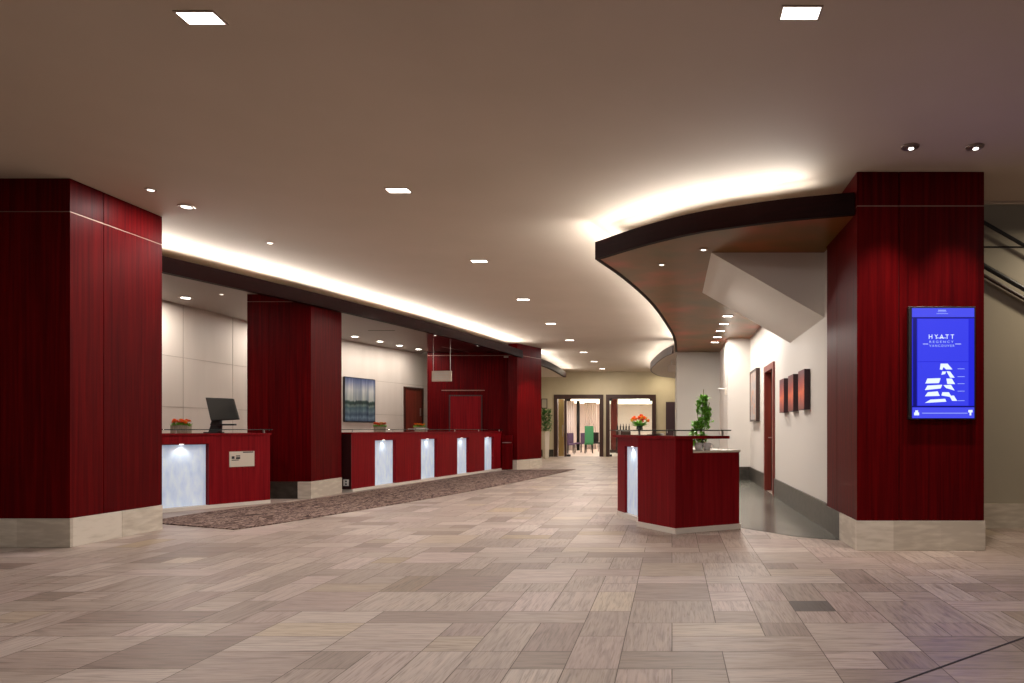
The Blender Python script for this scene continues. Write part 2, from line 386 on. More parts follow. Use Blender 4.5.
LC = spline([(-7.45,6.2),(-7.05,7.55),(-6.65,8.93),(-5.94,11.26),(-5.26,13.95),(-4.72,16.6),(-4.34,19.1),(-4.18,21.9),(-4.11,23.7),(-4.18,27)])
lcan = empty('reception_canopy', 'long dark fascia and dropped ceiling curving over the reception desks', 'canopy', (0,0,UND))
loc_build(MB().wallstrip(LC, .10, UND, LIP), 'fascia', M['fascia'], lcan)
near = [p for p in LC if p[1] <= 19.6]; far = [p for p in LC if p[1] >= 19.5]
loc_build(MB().wallstrip(offset(near,.101), .36, 3.335, 3.35), 'cove_trough', M['soffit_paint'], lcan)
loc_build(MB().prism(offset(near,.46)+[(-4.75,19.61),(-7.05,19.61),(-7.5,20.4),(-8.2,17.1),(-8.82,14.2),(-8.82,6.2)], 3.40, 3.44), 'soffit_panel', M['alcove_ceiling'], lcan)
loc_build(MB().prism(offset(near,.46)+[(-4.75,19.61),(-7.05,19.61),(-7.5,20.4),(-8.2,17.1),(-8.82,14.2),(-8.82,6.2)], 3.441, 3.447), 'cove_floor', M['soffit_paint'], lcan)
loc_build(MB().prism(offset(far,.09)+[(-6.74,27),(-6.74,19.85)], UND+.004, UND+.05), 'far_soffit_panel', M['soffit_paint'], lcan)
loc_build(MB().box(-6.74,-4.2,26.97,27.0,UND,LIP), 'end_fascia', M['walnut'], lcan)
# wood lined portion of the dropped ceiling next to the end wall
wl = [p for p in offset(LC,.47) if 14.4 < p[1] < 19.4]
loc_build(MB().prism(wl+[(-4.75,19.6),(-7.0,19.6),(-5.3,14.7)], 3.365, 3.40), 'timber_lining', M['mahogany_dark'], lcan)
loc_build(MB().wallstrip([p for p in offset(LC,.102) if 14.4 < p[1] < 19.4], .36, 3.325, 3.334), 'timber_lining', M['mahogany_dark'], lcan)
# slots in the dropped ceiling
sl = MB().box(-7.6,-6.6,12.95,13.0,3.396,3.4)
loc_build(sl, 'air_slot', M['core'], lcan); loc_build(MB().box(-6.9,-6.3,15.5,15.54,3.396,3.4), 'air_slot', M['core'], lcan)

# cove lamps hidden behind the lips
def cove(pts, power, step, inward, z, tilt, spread=PI, size=.05, skip=(), col=(1,.955,.90)):
    acc = 0; last = Vector(pts[0])
    inn = offset(pts, inward)
    for i in range(1, len(pts)):
        p = Vector(pts[i]); acc += (p-last).length; last = p
        if acc >= step:
            L = acc; acc = 0
            t = (Vector(inn[min(i+1,len(inn)-1)])-Vector(inn[i-1])).normalized()
            out = Vector((t.y, -t.x)) if inward > 0 else Vector((-t.y, t.x))
            d = Vector((out.x*math.sin(tilt), out.y*math.sin(tilt), math.cos(tilt)))
            q = (-d).to_track_quat('Z', 'Y')
            if any(a <= p.y <= b for a, b in skip): continue
            l = bpy.data.lights.new('cove_lamp', 'AREA'); l.shape = 'RECTANGLE'; l.size = size; l.size_y = L; l.spread = spread
            l.energy = power*L; l.color = col
            x = Vector((t.x,t.y,0)); zz = -d; yv = x; xv = yv.cross(zz).normalized()
            mt = Matrix((xv, yv, zz)).transposed().to_4x4()
            o = bpy.data.objects.new('cove_lamp', l); C.objects.link(o)
            mt.translation = Vector((inn[i][0], inn[i][1], z)); o.matrix_world = mt
for path, sg, a, b, sk in ((LC, 1, 6.5, 11, ((19.0,20.6),)), (RC, -1, 4.5, 6.5, ()), (LOBE, -1, 3, 3.5, ())):
    near_p = [p for p in path if p[1] <= 21.5] or path; far_p = [p for p in path if p[1] > 21]
    for pp, f in ((near_p, 1), (far_p, .45)) if path is LC else ((path, 1),):
        cove(pp, a*f, .8, .22*sg, 3.41, .8, skip=sk)
        cove(pp, b*f, .8, .15*sg, 3.42, 1.38, spread=math.radians(110), skip=sk)

# ================================================================== COLUMNS
def column(label, cx, cy, wx, wy, rotz=0, top=CEIL, front=(), left=(), right=(), dark_left_from=None, dark_front_to=None, base_front=(), base_side=()):
    t = empty('column', label, 'column', (cx,cy,0), rotz, None)
    hx, hy = wx/2, wy/2; th = .02; g = .004
    MB().box(-hx+th, hx-th, -hy+th, hy-th, 0, top-.002).build('core', M['core'], t)
    zb, zs = .285, 3.275
    def side(kind, cuts):
        L = wx if kind in 'fb' else wy
        e = [0]+list(cuts)+[L]
        for k in range(len(e)-1):
            a0, a1 = e[k]+(g if k else 0), e[k+1]-(g if k < len(e)-2 else 0)
            for z0, z1, nm in ((zb, zs-.006, 'cladding_panel'), (zs+.006, top-.003, 'frieze_panel')):
                if kind == 'f': bx = (-hx+a0, -hx+a1, -hy, -hy+th)
                elif kind == 'b': bx = (-hx+a0, -hx+a1, hy-th, hy)
                elif kind == 'l': bx = (-hx, -hx+th, -hy+th+.0005+max(a0-th,0), min(-hy+a1, hy-th-.0005))
                else: bx = (hx-th, hx, -hy+th+.0005+max(a0-th,0), min(-hy+a1, hy-th-.0005))
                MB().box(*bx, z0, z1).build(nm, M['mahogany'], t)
    side('f', front); side('b', ()); side('l', left); side('r', right)
    MB().box(-hx+.003, hx-.003, -hy+.003, hy-.003, zs-.005, zs+.005).build('metal_reveal', M['reveal'], t)
    p = .010
    def base(x0,x1,y0,y1,m,nm): MB().box(x0,x1,y0,y1,.001,zb-.003).build(nm, m, t, bevel=.003)
    # base stones, front row cut at joints
    e = [0]+list(base_front)+[wx]
    for k in range(len(e)-1):
        dk = dark_front_to is not None and e[k+1] <= dark_front_to+.001
        base(-hx-p+e[k] if k else -hx-p, -hx+e[k+1]-.003 if k < len(e)-2 else hx+p, -hy-p, -hy+th, M['dark_stone'] if dk else M['stone_base'], 'dark_base_stone' if dk else 'base_stone')
    e = [th+.001]+list(base_side)+[wy]
    for k in range(len(e)-1):
        y0, y1 = -hy+e[k], -hy+e[k+1]-.003
        dk = dark_left_from is not None and e[k] >= dark_left_from-.001
        base(-hx-p, -hx+th, y0, y1, M['dark_stone'] if dk else M['stone_base'], 'dark_base_stone' if dk else 'base_stone')
        base(hx-th, hx+p, y0, y1, M['stone_base'], 'base_stone')
    return t
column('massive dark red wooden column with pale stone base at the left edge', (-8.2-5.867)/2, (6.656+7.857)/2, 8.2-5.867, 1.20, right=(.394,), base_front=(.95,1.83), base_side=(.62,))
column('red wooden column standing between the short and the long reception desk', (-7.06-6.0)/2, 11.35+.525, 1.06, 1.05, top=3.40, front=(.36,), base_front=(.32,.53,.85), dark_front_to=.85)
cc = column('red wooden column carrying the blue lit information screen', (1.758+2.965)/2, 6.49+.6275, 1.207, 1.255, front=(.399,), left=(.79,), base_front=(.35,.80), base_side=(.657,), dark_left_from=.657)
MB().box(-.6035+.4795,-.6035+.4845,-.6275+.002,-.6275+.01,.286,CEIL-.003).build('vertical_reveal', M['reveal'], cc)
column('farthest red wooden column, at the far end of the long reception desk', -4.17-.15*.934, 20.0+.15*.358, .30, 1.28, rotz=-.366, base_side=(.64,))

# ================================================================== RUG
RUGP = spline([(-5.01,7.82),(-4.72,8.62),(-4.05,11.3),(-3.62,13.5),(-3.15,16.6),(-2.77,19.6)]) + \
       spline([(-4.50,19.30),(-4.95,17.6),(-5.22,16.0),(-5.62,12.9),(-5.72,12.2),(-5.98,10.9),(-6.43,9.42),(-6.52,8.42)])
r = MB().prism(RUGP, .0005, .012).build('carpet_runner', M['rug'])
tag(r, 'long mottled brown carpet lying along the front of the reception desks', 'rug')

# ================================================================== RECEPTION DESKS
def desk(label, p0, p1, niches, depth, zt, zg, notch=None):
    u = Vector((p1[0]-p0[0], p1[1]-p0[1])); L = u.length; ang = math.atan2(u.y, u.x)
    t = empty('reception_desk', label, 'reception desk', (p0[0],p0[1],0), ang, None)
    zn0, zn1 = .055, .945; nd = .075
    # local x along the front, local +y into the staff side
    xs = [0]+[v for n in niches for v in n]+[L]
    body = MB()
    for k in range(0, len(xs), 2): body.box(xs[k], xs[k+1], 0, depth, .05, zt-.03)
    for a, b in niches: body.box(a, b, nd+.012, depth, .05, zt-.03).box(a, b, 0, nd+.012, zn1, zt-.03)
    body.build('body', M['mahogany_counter'], t)
    MB().box(.01, L-.004, -.02, depth-.02, .001, .052).build('plinth', M['toe'], t)
    MB().box(-.012, -.0005, 0, depth, .05, zt-.031).build('end_panel', M['mahogany_dark'], t)
    MB().box(-.01, L+.012, -.015, depth+.02, zt-.03, zt).build('worktop', M['mahogany_counter'], t, bevel=.003)
    for a, b in niches:
        pn = MB().box(a+.004, b-.012, nd-.012, nd+.006, zn0, zn1-.012).build('light_panel', M['panel_glow'], t, bevel=.002)
        lm = MB().lathe(((a+b)/2-.02, .032, zn1-.010), [(.024,0),(.028,.0095)], 14).build('panel_lamp', M['lamp_small'], t)
        q = spot('panel_light', ((a+b)/2-.02, .004, zn1-.02), ((a+b)/2-.02, .12, .2), 2.2, 125, (.93,.96,1), .8, .02, parent=None)
        q.parent = t
        q.rotation_euler = (Vector((0,.05,-.5))).to_track_quat('-Z','Y').to_euler()
    gl = MB().box(.0, L+.02, -.03, .20, zg-.006, zg+.006).build('glass_ledge', M['glass_edge'], t, bevel=.001)
    n = max(3, int(L/1.05))
    for k in range(n):
        x = .08+(L-.16)*k/(n-1)
        MB().lathe((x, .03, zt), [(.013,0),(.013,zg-.006-zt)], 12).build('standoff', M['steel'], t)
    return t
d1 = desk('short red wooden reception desk with one glowing panel, a black monitor on top', (-7.60,8.47), (-6.29,10.69), [(1.06,1.70)], .70, 1.095, 1.148)
d2 = desk('long red wooden reception desk with four glowing panels between the columns', (-5.90,12.57), (-4.86,19.45), [(.75,1.49),(2.50,3.22),(4.23,4.87),(5.82,6.42)], .80, 1.095, 1.148)

# counter level behind the ledge: small things
def local_pt(d, x, y, z=0):
    a = d.rotation_euler.z; p = d.location
    return (p.x+math.cos(a)*x-math.sin(a)*y, p.y+math.sin(a)*x+math.cos(a)*y, z)

# flower troughs
def flower_box(label, loc, rotz, seed, cols):
    R = random.Random(seed)
    t = empty('flower_box', label, 'flower box', loc, rotz, 'flower boxes on the reception desks')
    b = MB(); w_, d_, h = .115, .055, .12
    b.box(-w_,w_,-d_,-d_+.012,0,h).box(-w_,w_,d_-.012,d_,0,h).box(-w_,-w_+.012,-d_+.012,d_-.012,0,h).box(w_-.012,w_,-d_+.012,d_-.012,0,h).box(-w_+.012,w_-.012,-d_+.012,d_-.012,0,.09)
    b.build('trough', M['trough'], t)
    lf = MB()
    for k in range(130):
        x, y = R.uniform(-w_,w_)*.95, R.uniform(-d_,d_)*.8
        lf.leaf((x,y,.09), (R.uniform(-.6,.6)+x*2, R.uniform(-.7,.7), R.uniform(.7,1.2)), R.uniform(.05,.085), .035)
    lf.build('leaves', M['leaf_bright'], t)
    for k in range(18):
        x, y = -w_*.9+2*w_*.9*(k/17), R.uniform(-d_,d_)*.7
        f = MB(); r_ = R.uniform(.034,.045); c = Vector((x, y, .165+R.uniform(-.02,.025)))
        for ring, (el, n_) in enumerate(((.1,9),(.7,7),(1.2,5))):
            for q in range(n_):
                an = 2*PI*q/n_+ring*.4
                f.leaf(c, (math.cos(an)*math.cos(el), math.sin(an)*math.cos(el), math.sin(el)), r_*(1-.15*ring), r_*.75)
        f.build('blossom', M[R.choice(cols)], t)
    return t
zt = 1.0951
flower_box('small trough of orange flowers at the left end of the short reception desk', local_pt(d1, 1.53, .43, zt), d1.rotation_euler.z-PI/3.4, 3, ['orange','orange','yellow_petal'])
flower_box('small trough of orange flowers on the long desk, near the blue painting', local_pt(d2, 1.80, .55, zt), 0.35, 4, ['orange','yellow_petal','orange'])
flower_box('small trough of orange flowers on the long desk, in front of the brown door', local_pt(d2, 3.44, .55, zt), 0.35, 5, ['orange','yellow_petal','orange'])

# monitor seen from behind, tilted back on a stout stand
mo = empty('monitor', 'black tilted point of sale monitor standing on the short reception desk', 'monitor', local_pt(d1, 1.99, .45, zt), 0)
MB().prism([(-.11,-.09),(.09,-.09),(.09,.10),(-.11,.10)], 0, .018).build('foot', M['black'], mo, bevel=.004)
nk = MB(); 
for (xa,xb,za,zb_) in ((-.075,.09,.018,.12),(-.05,.09,.12,.22)):
    v0 = [(xa,-.03,za),(xb,-.03,za),(xb,.04,za),(xa,.04,za)]; v1 = [(xa+.035,-.03,zb_),(xb+.01,-.03,zb_),(xb+.01,.04,zb_),(xa+.035,.04,zb_)]
    A = [nk.bm.verts.new(p) for p in v0]; B = [nk.bm.verts.new(p) for p in v1]
    nk.bm.faces.new(A[::-1]); nk.bm.faces.new(B)
    for i in range(4): nk.bm.faces.new([A[i],A[(i+1)%4],B[(i+1)%4],B[i]])
nk.build('stand', M['black'], mo, bevel=.004)
sp = MB()
fr = [(-.15,.05,.54),(.32,-.02,.52),(.46,-.10,.20),(.0,-.05,.18)]     # leaning housing
nn = (Vector(fr[1])-Vector(fr[0])).cross(Vector(fr[3])-Vector(fr[0])).normalized()*.035
A = [sp.bm.verts.new(Vector(p)) for p in fr]; B = [sp.bm.verts.new(Vector(p)-nn) for p in fr]
sp.bm.faces.new(A); sp.bm.faces.new(B[::-1])
for i in range(4): sp.bm.faces.new([A[i],A[(i+1)%4],B[(i+1)%4],B[i]])
sp.build('display_housing', M['screen'], mo, bevel=.012)
MB().box(.08,.34,-.07,.0,.115,.142).build('card_reader', M['black'], mo, bevel=.004)

# notice plate on the front of the short desk
def plate(d, x0, x1, z0, z1):
    t = empty('notice_plate', 'small beige notice plate fixed to the front of the short reception desk', 'sign', local_pt(d, (x0+x1)/2, -.006, (z0+z1)/2), d.rotation_euler.z)
    hw, hh = (x1-x0)/2, (z1-z0)/2
    MB().box(-hw,hw,-.006,.005,-hh,hh).build('plate', M['offwhite'], t, bevel=.001)
    e = MB()
    e.box(-hw+.03,-hw+.07,-.008,-.006,.005,.045).box(-hw+.09,-hw+.15,-.008,-.006,.0,.03).box(-hw+.09,-hw+.15,-.008,-.006,.04,.055)
    e.box(-hw+.03,-hw+.13,-.008,-.006,-.02,-.008)
    e.build('emblem', M['black'], t)
    MB().box(-hw+.19,hw-.02,-.008,-.006,hh-.022,hh-.006).build('heading_bar', M['black'], t)
plate(d1, 1.975, 2.334, .59, .82)

# wall socket on the end of the long desk
o_ = local_pt(d2, -.004, .10, 0)
so = empty('wall_socket', 'white power socket low on the dark end of the long reception desk', 'socket', (o_[0], o_[1]-.0, .17), d2.rotation_euler.z-PI/2)
MB().box(-.055,.055,-.010,.0,-.06,.06).build('plate', M['white'], so, bevel=.002)
MB().box(-.017,.017,-.0125,-.010,.010,.040).box(-.017,.017,-.0125,-.010,-.040,-.010).build('outlet', M['black'], so)
# leaflets on the long desk
lf = MB().box(-.12,.12,-.08,.08,0,.018).box(-.30,-.16,-.06,.07,0,.012).build('leaflet_stack', M['white'])
lf.location = local_pt(d2, 3.0, .25, 1.155); lf.rotation_euler.z = .2; tag(lf, 'small stack of white leaflets on the glass ledge of the long reception desk', 'leaflets')

# low gate with a bar handle beside the long desk
g = empty('desk_gate', 'low dark wooden gate with a bar handle beside the long desk end', 'gate', (-4.69,19.42,0))
MB().box(-.14,.16,-.03,.0,.02,.98).build('gate_panel', M['mahogany'], g, bevel=.004)
MB().tube([(-.12,-.03,.78),(-.12,-.08,.78),(.13,-.08,.78),(.13,-.03,.78)], .012, 8).build('bar_handle', M['steel'], g)

# ================================================================== ALCOVE ITEMS
# service door in the alcove wall (runs along the wall direction)
wd = Vector((-7.40+8.25, 20.6-17.1)).normalized(); wang = math.atan2(wd.y, wd.x)
def wall_item(t_): return (-8.25+wd.x*t_, 17.1+wd.y*t_)
a0 = (19.5-17.1)/wd.y; a1 = (20.4-17.1)/wd.y
x0, y0 = wall_item(a0)
dr = empty('door_1', None, None, (x0, y0, 0), wang); dr['kind'] = 'structure'
Ld = a1-a0
MB().box(0,.07,-.03,.0,0,2.38).box(Ld-.07,Ld,-.03,.0,0,2.38).box(.07,Ld-.07,-.03,.0,2.31,2.38).build('door_frame', M['dark_door'], dr)
MB().box(.07,Ld-.07,-.012,.0,.0,2.31).build('door_leaf', M['red_door'], dr)
MB().box(Ld-.16,Ld-.12,-.03,-.012,1.55,1.78).build('door_pull', M['steel'], dr)

# recessed door in the red end wall
d2o = empty('door_2', None, None, (0,0,0)); d2o['kind'] = 'structure'
X0, X1, YE = -6.40, -5.45, 19.62
MB().box(X0,X0+.03,YE-.02,YE,0,2.14).box(X1-.03,X1,YE-.02,YE,0,2.14).box(X0+.03,X1-.03,YE-.02,YE,2.11,2.14).build('door_frame', M['mahogany_dark'], d2o)
MB().box(X0+.03,X1-.03,YE-.010,YE,0,2.11).build('door_leaf', M['mahogany_counter'], d2o)
MB().box(-6.62,-5.38,YE-.014,YE,2.265,2.285).build('head_strip', M['reveal'], d2o)

# paintings
def art_mat(name, base, kind):
    m = mat(name, base, .4, coat=.2)
    nt, ns, ln, b = nodes(m)
    tc = ns.new('ShaderNodeTexCoord'); sp_ = ns.new('ShaderNodeSeparateXYZ'); ln.new(tc.outputs['Generated'], sp_.inputs[0])
    mp = ns.new('ShaderNodeMapping'); n = ns.new('ShaderNodeTexNoise'); n.inputs['Detail'].default_value = 5
    ln.new(tc.outputs['Generated'], mp.inputs[0]); ln.new(mp.outputs[0], n.inputs[0])
    ad = ns.new('ShaderNodeMath'); ad.operation = 'MULTIPLY_ADD'; ad.inputs[1].default_value = .13 if kind == 'sea' else .35; ln.new(n.outputs[0], ad.inputs[0]); ln.new(sp_.outputs[2], ad.inputs[2])
    if kind == 'sea':
        mp.inputs['Scale'].default_value = (7,7,.7); n.inputs['Scale'].default_value = 1.5
        st = [(.06,(.03,.06,.11)),(.15,(.16,.24,.30)),(.22,(.05,.09,.14)),(.30,(.14,.21,.24)),(.38,(.06,.12,.14)),(.43,(.16,.22,.20)),(.48,(.02,.045,.04)),(.53,(.05,.09,.08)),(.56,(.36,.40,.38)),(.80,(.44,.46,.47)),(.97,(.17,.20,.30)),(1.07,(.05,.07,.16))]
        st = [(min(p/1.2,1),c) for p,c in st]
        dv = ns.new('ShaderNodeMath'); dv.operation = 'DIVIDE'; dv.inputs[1].default_value = 1.2; ln.new(ad.outputs[0], dv.inputs[0]); out = dv
    elif kind == 'red':
        mp.inputs['Scale'].default_value = (2,2,1.2); n.inputs['Scale'].default_value = 2.2
        st = [(.12,(.10,.012,.018)),(.35,(.42,.03,.015)),(.52,(.80,.13,.04)),(.68,(.45,.03,.02)),(.9,(.12,.012,.03))]
        dv = ns.new('ShaderNodeMath'); dv.operation = 'DIVIDE'; dv.inputs[1].default_value = 1.2; ln.new(ad.outputs[0], dv.inputs[0]); out = dv
    else:
        mp.inputs['Scale'].default_value = (3,3,2); n.inputs['Scale'].default_value = 1.6; n.inputs['Distortion'].default_value = 1.2
        st = [(.25,(.05,.035,.03)),(.40,(.20,.20,.23)),(.50,(.36,.34,.34)),(.58,(.50,.19,.05)),(.66,(.24,.26,.32)),(.8,(.07,.05,.04))]; out = n
    r_ = ramp(ns, st); ln.new(out.outputs[0], r_.inputs[0])
    if kind == 'sea':       # vertical drips of paint
        m2 = ns.new('ShaderNodeMapping'); m2.inputs['Scale'].default_value = (11,11,.5); ln.new(tc.outputs['Generated'], m2.inputs[0])
        n2 = ns.new('ShaderNodeTexNoise'); n2.inputs['Scale'].default_value = 1.3; n2.inputs['Detail'].default_value = 4; ln.new(m2.outputs[0], n2.inputs[0])
        r2_ = ramp(ns, [(.3,(.35,.42,.55)),(.5,(.85,.88,.9)),(.65,(1.25,1.22,1.15))]); ln.new(n2.outputs[0], r2_.inputs[0])
        q = ns.new('ShaderNodeMix'); q.data_type = 'RGBA'; q.blend_type = 'MULTIPLY'; q.inputs[0].default_value = 1
        ln.new(r_.outputs[0], q.inputs[6]); ln.new(r2_.outputs[0], q.inputs[7]); ln.new(q.outputs[2], b.inputs['Base Color'])
    else: ln.new(r_.outputs[0], b.inputs['Base Color'])
    return m
ab = (18.2-17.1)/wd.y
pa = empty('painting', 'square abstract seascape painting in blue and teal on the alcove wall', 'painting', (*wall_item(.03), 1.91), wang)
MB().box(0,ab,-.055,-.015,-.55,.55).build('canvas', art_mat('seascape_paint',(.3,.4,.4),'sea'), pa)
MB().box(-.02,0,-.05,-.003,-.56,.56).box(ab,ab+.02,-.05,-.003,-.56,.56).box(0,ab,-.05,-.003,-.57,-.552).box(0,ab,-.05,-.003,.552,.57).box(0,ab,-.014,-.003,-.55,.55).build('frame', M['black'], pa)

# hanging sign above the end of the long desk
hs = empty('hanging_sign', 'pale rectangular sign hanging on two thin rods over the long reception desk', 'sign', (-5.46,16.2,0), -.10)
sY = 0
MB().box(-.24,.24,-.02,.02,2.29,2.54).build('sign_board', M['offwhite'], hs, bevel=.004)
Rr = random.Random(5)
for row, z in enumerate((2.46,2.40,2.34)):
    wr = MB(); x = -.17
    while x < .17:
        ww = Rr.uniform(.02,.05); wr.box(x, min(x+ww,.18), -.0225, -.020, z, z+.018); x += ww+.014
    wr.build('marking_line', M['steel'], hs)
for sx in (-.21,.21): MB().tube([(sx,0,2.54),(sx,0,3.324)], .006, 8).build('rod', M['steel'], hs)
lt = MB().box(-.02,.02,-.62,.62,3.356,3.364).build('linear_light', M['steel'])
lt.location = (-5.97,18.85,0); lt.rotation_euler.z = -.31; tag(lt, 'thin pale metal strip set in the dark ceiling lining behind the hanging sign', 'light')

# ================================================================== CEILING LAMPS
def square_lamp(label, loc, on=True):
    t = empty('square_downlight', label, 'ceiling light', loc, 0, 'square recessed downlights')
    a, b = .108, .058; z0 = -.008
    MB().box(-a-.012,a+.012,-b-.012,-b,z0,-.001).box(-a-.012,a+.012,b,b+.012,z0,-.001).box(-a-.012,-a,-b,b,z0,-.001).box(a,a+.012,-b,b,z0,-.001).build('frame', M['chrome_dark'], t)
    MB().box(-a,a,-b,b,-.006,-.001).build('diffuser', M['lamp'], t)
    return t
pitch = 2.93; names = ['nearest','second nearest','third nearest','fourth nearest','fifth nearest','sixth nearest','seventh nearest','eighth nearest','farthest']
sq = None
for k in range(9):
    Y = 4.06+pitch*k; loc = (-2.80, Y, CEIL)
    lab = 'square recessed ceiling light, %s in the long row down the lobby' % names[k]
    sq = square_lamp(lab, loc) if sq is None else copy_tree(sq, loc, lab)
    area('downlight_beam', (-2.80,Y,CEIL-.02), .2, P_DOWN, sy=.14, color=(1,.92,.86))
lab = 'square recessed ceiling light by itself near the top right of the picture'
lab = 'single square recessed ceiling light in front of the screen column, apart from the row'
copy_tree(sq, (.755,4.01,CEIL), lab)
area('downlight_beam', (.755,4.01,CEIL-.02), .2, P_DOWN, sy=.14, color=(1,.92,.86))
for x, y in ((-2.8,1.1),(.755,1.1),(4.3,1.1),(4.3,4.0),(-6.3,1.1),(-6.3,4.0),(-2.8,-1.9),(.755,-1.9),(4.3,-1.9),(-6.3,-1.9)):
    area('downlight_beam', (x,y,CEIL-.02), .2, P_DOWN*.36, sy=.14, color=(1,.92,.86))  # lamps added out of view, without fixtures, to light the floor

def round_lamp(label, loc, r=.055, group='small round ceiling spots', parent_mat='lamp_small'):
    t = empty('round_downlight', label, 'ceiling light', loc, 0, group)
    MB().lathe((0,0,-.012), [(r*.72,0.004),(r,0),(r*1.02,.011)], 24).build('trim_ring', M['chrome_dark'], t, smooth=False)
    MB().lathe((0,0,-.0125), [(r*.62,0),(r*.62,.005)], 20).build('bulb', M[parent_mat], t)
    return t
round_lamp('tiny round ceiling light right beside the massive left column', (-5.32,6.97,CEIL), .05)
round_lamp('oval looking round ceiling light just beyond the massive left column', (-5.33,7.50,CEIL), .085)
round_lamp('small round ceiling light over the gap before the short desk column', (-5.27,8.95,CEIL), .05)
for x_, y_, p_ in ((-5.32,6.97,6),(-5.33,7.50,20),(-5.27,8.95,26)): area('round_beam', (x_,y_,CEIL-.02), .09, p_, color=(1,.94,.90))
def gimbal(label, loc, tgt):
    t = empty('gimbal_downlight', label, 'ceiling light', loc, 0, 'gimbal spots above the screen column')
    MB().lathe((0,0,-.012), [(.062,.003),(.075,0),(.077,.011)], 26).build('trim_ring', M['chrome_dark'], t)
    MB().lathe((0,0,-.016), [(.058,0),(.060,.012)], 24).build('reflector', M['chrome_dark'], t)
    MB().lathe((.012,.01,-.0185), [(.022,0),(.022,.003)], 18).build('bulb', M['lamp'], t)
    spot('gimbal_beam', (loc[0],loc[1],CEIL-.05), tgt, P_SPOT, 58, (1,.86,.74), 1.0)
gimbal('gimbal ceiling spotlight above the screen column, the left of the pair', (2.06,5.91,CEIL), (1.95,6.5,1.2))
gimbal('gimbal ceiling spotlight above the screen column, the right of the pair', (2.62,5.91,CEIL), (2.70,6.5,1.2))

# alcove downlights
al = None
AL = [((-8.29,11.64),'round wall washing light in the alcove ceiling, left of the column between the desks'),
      ((-7.66,16.5),'round wall washing light in the alcove ceiling, directly above the blue painting'),
      ((-7.44,17.4),'round wall washing light in the alcove ceiling, just right of the blue painting'),
      ((-7.28,18.25),'round wall washing light in the alcove ceiling, just left of the brown door'),
      ((-7.09,19.1),'round wall washing light in the alcove ceiling, nearest the red end wall')]
for (x,y), lab in AL:
    if al is None: al = round_lamp(lab, (x,y,3.40), .11, 'wall washers in the alcove ceiling', 'lamp')
    else: copy_tree(al, (x,y,3.40), lab)
    area('washer_beam', (x,y,3.38), .16, P_ALC if y > 12 else P_ALC*2.2, color=(1,.90,.82))
area('washer_beam', (-8.2,14.4,3.38), .16, P_ALC*1.6, color=(1,.90,.82)); area('washer_beam', (-8.2,9.2,3.38), .16, P_ALC*1.6, color=(1,.90,.82))
round_lamp('pinpoint light in the alcove ceiling above the black monitor', (-7.48,11.34,3.40), .04)
round_lamp('pinpoint light in the dark lining left of the hanging sign rods', (-5.55,16.0,3.3645), .04)
round_lamp('pinpoint light in the dark lining right of the hanging sign', (-5.10,18.0,3.3645), .05)

# lights in the wooden canopy
cy_ = [12.39,13.3,14.26,15.2,16.1]
cn = ['nearest','second nearest','middle','second farthest','farthest']
sc_ = None
for k, y in enumerate(cy_):
    lab = 'small square downlight in the wooden canopy over the corridor, %s of five' % cn[k]
    if k == 0:
        sc_ = empty('canopy_downlight', lab, 'ceiling light', (1.01,y,UND+.004), 0, 'square downlights in the wooden canopy')
        MB().box(-.085,.085,-.05,.05,-.010,-.001).build('diffuser', M['lamp'], sc_)
        MB().box(-.10,-.0855,-.065,.065,-.012,-.001).box(.0855,.10,-.065,.065,-.012,-.001).box(-.0855,.0855,-.065,-.0505,-.012,-.001).box(-.0855,.0855,.0505,.065,-.012,-.001).build('frame', M['chrome_dark'], sc_)
    else: copy_tree(sc_, (1.01,y,UND+.004), lab)
    area('canopy_beam', (1.01 if k < 4 else .9,y,UND-.02), .14, 26, color=(1,.92,.84))
round_lamp('pinpoint spot in the wooden canopy above the concierge desk glass', (-.13,8.53,UND+.004), .045)
round_lamp('pinpoint spot in the wooden canopy at the tip of the white stair underside', (.36,7.82,UND+.004), .045)
spot('desk_beam', (-.13,8.53,UND-.05), (-.2,8.4,1.0), 60, 70); spot('desk_beam', (.36,7.82,UND-.05), (.30,7.9,.9), 60, 70)

# ================================================================== CONCIERGE DESK
kd = empty('concierge_desk', 'free standing angular red wooden concierge desk with stepped top, right of centre', 'reception desk', (0,0,0))
S0, S1 = Vector((-.732,9.19)), Vector((-.42,8.50))
su = (S1-S0).normalized(); SL = (S1-S0).length
smat = Matrix.Translation((S0.x,S0.y,0)) @ Matrix.Rotation(math.atan2(su.y,su.x), 4, 'Z')
def seg(mb): mb.bm.transform(smat); return mb
zh = 1.045
b = MB()
na, nb = .275, .735
b.box(0,na,0,.28,.06,zh).box(nb,SL,0,.28,.06,zh).box(na,nb,.055,.28,.06,zh).box(na,nb,0,.055,.935,zh); seg(b)
b.prism([(-.405,8.50),(-.404,8.11),(.037,7.52),(.235,7.627),(.10,7.90),(-.12,8.15),(-.155,8.60)], .06, zh)
b.build('screen_body', M['mahogany_counter'], kd)
lowp = [(.238,7.629),(.78,7.92),(.42,8.72),(-.30,9.35),(-.47,9.28),(-.15,8.62),(-.11,8.16),(.105,7.905)]
MB().prism(lowp, .06, .888).build('low_body', M['mahogany_counter'], kd)
MB().prism([(.240,7.625),(.795,7.915),(.43,8.74),(-.30,9.36),(-.465,9.285),(-.145,8.62),(-.105,8.17),(.11,7.91)], .888, .913).build('work_surface', M['offwhite'], kd, bevel=.002)
MB().prism([(-.745,9.19),(-.43,8.49),(-.418,8.10),(.037,7.495),(.80,7.912),(.41,8.69),(-.30,9.33)], .001, .06).build('plinth', M['toe'], kd)
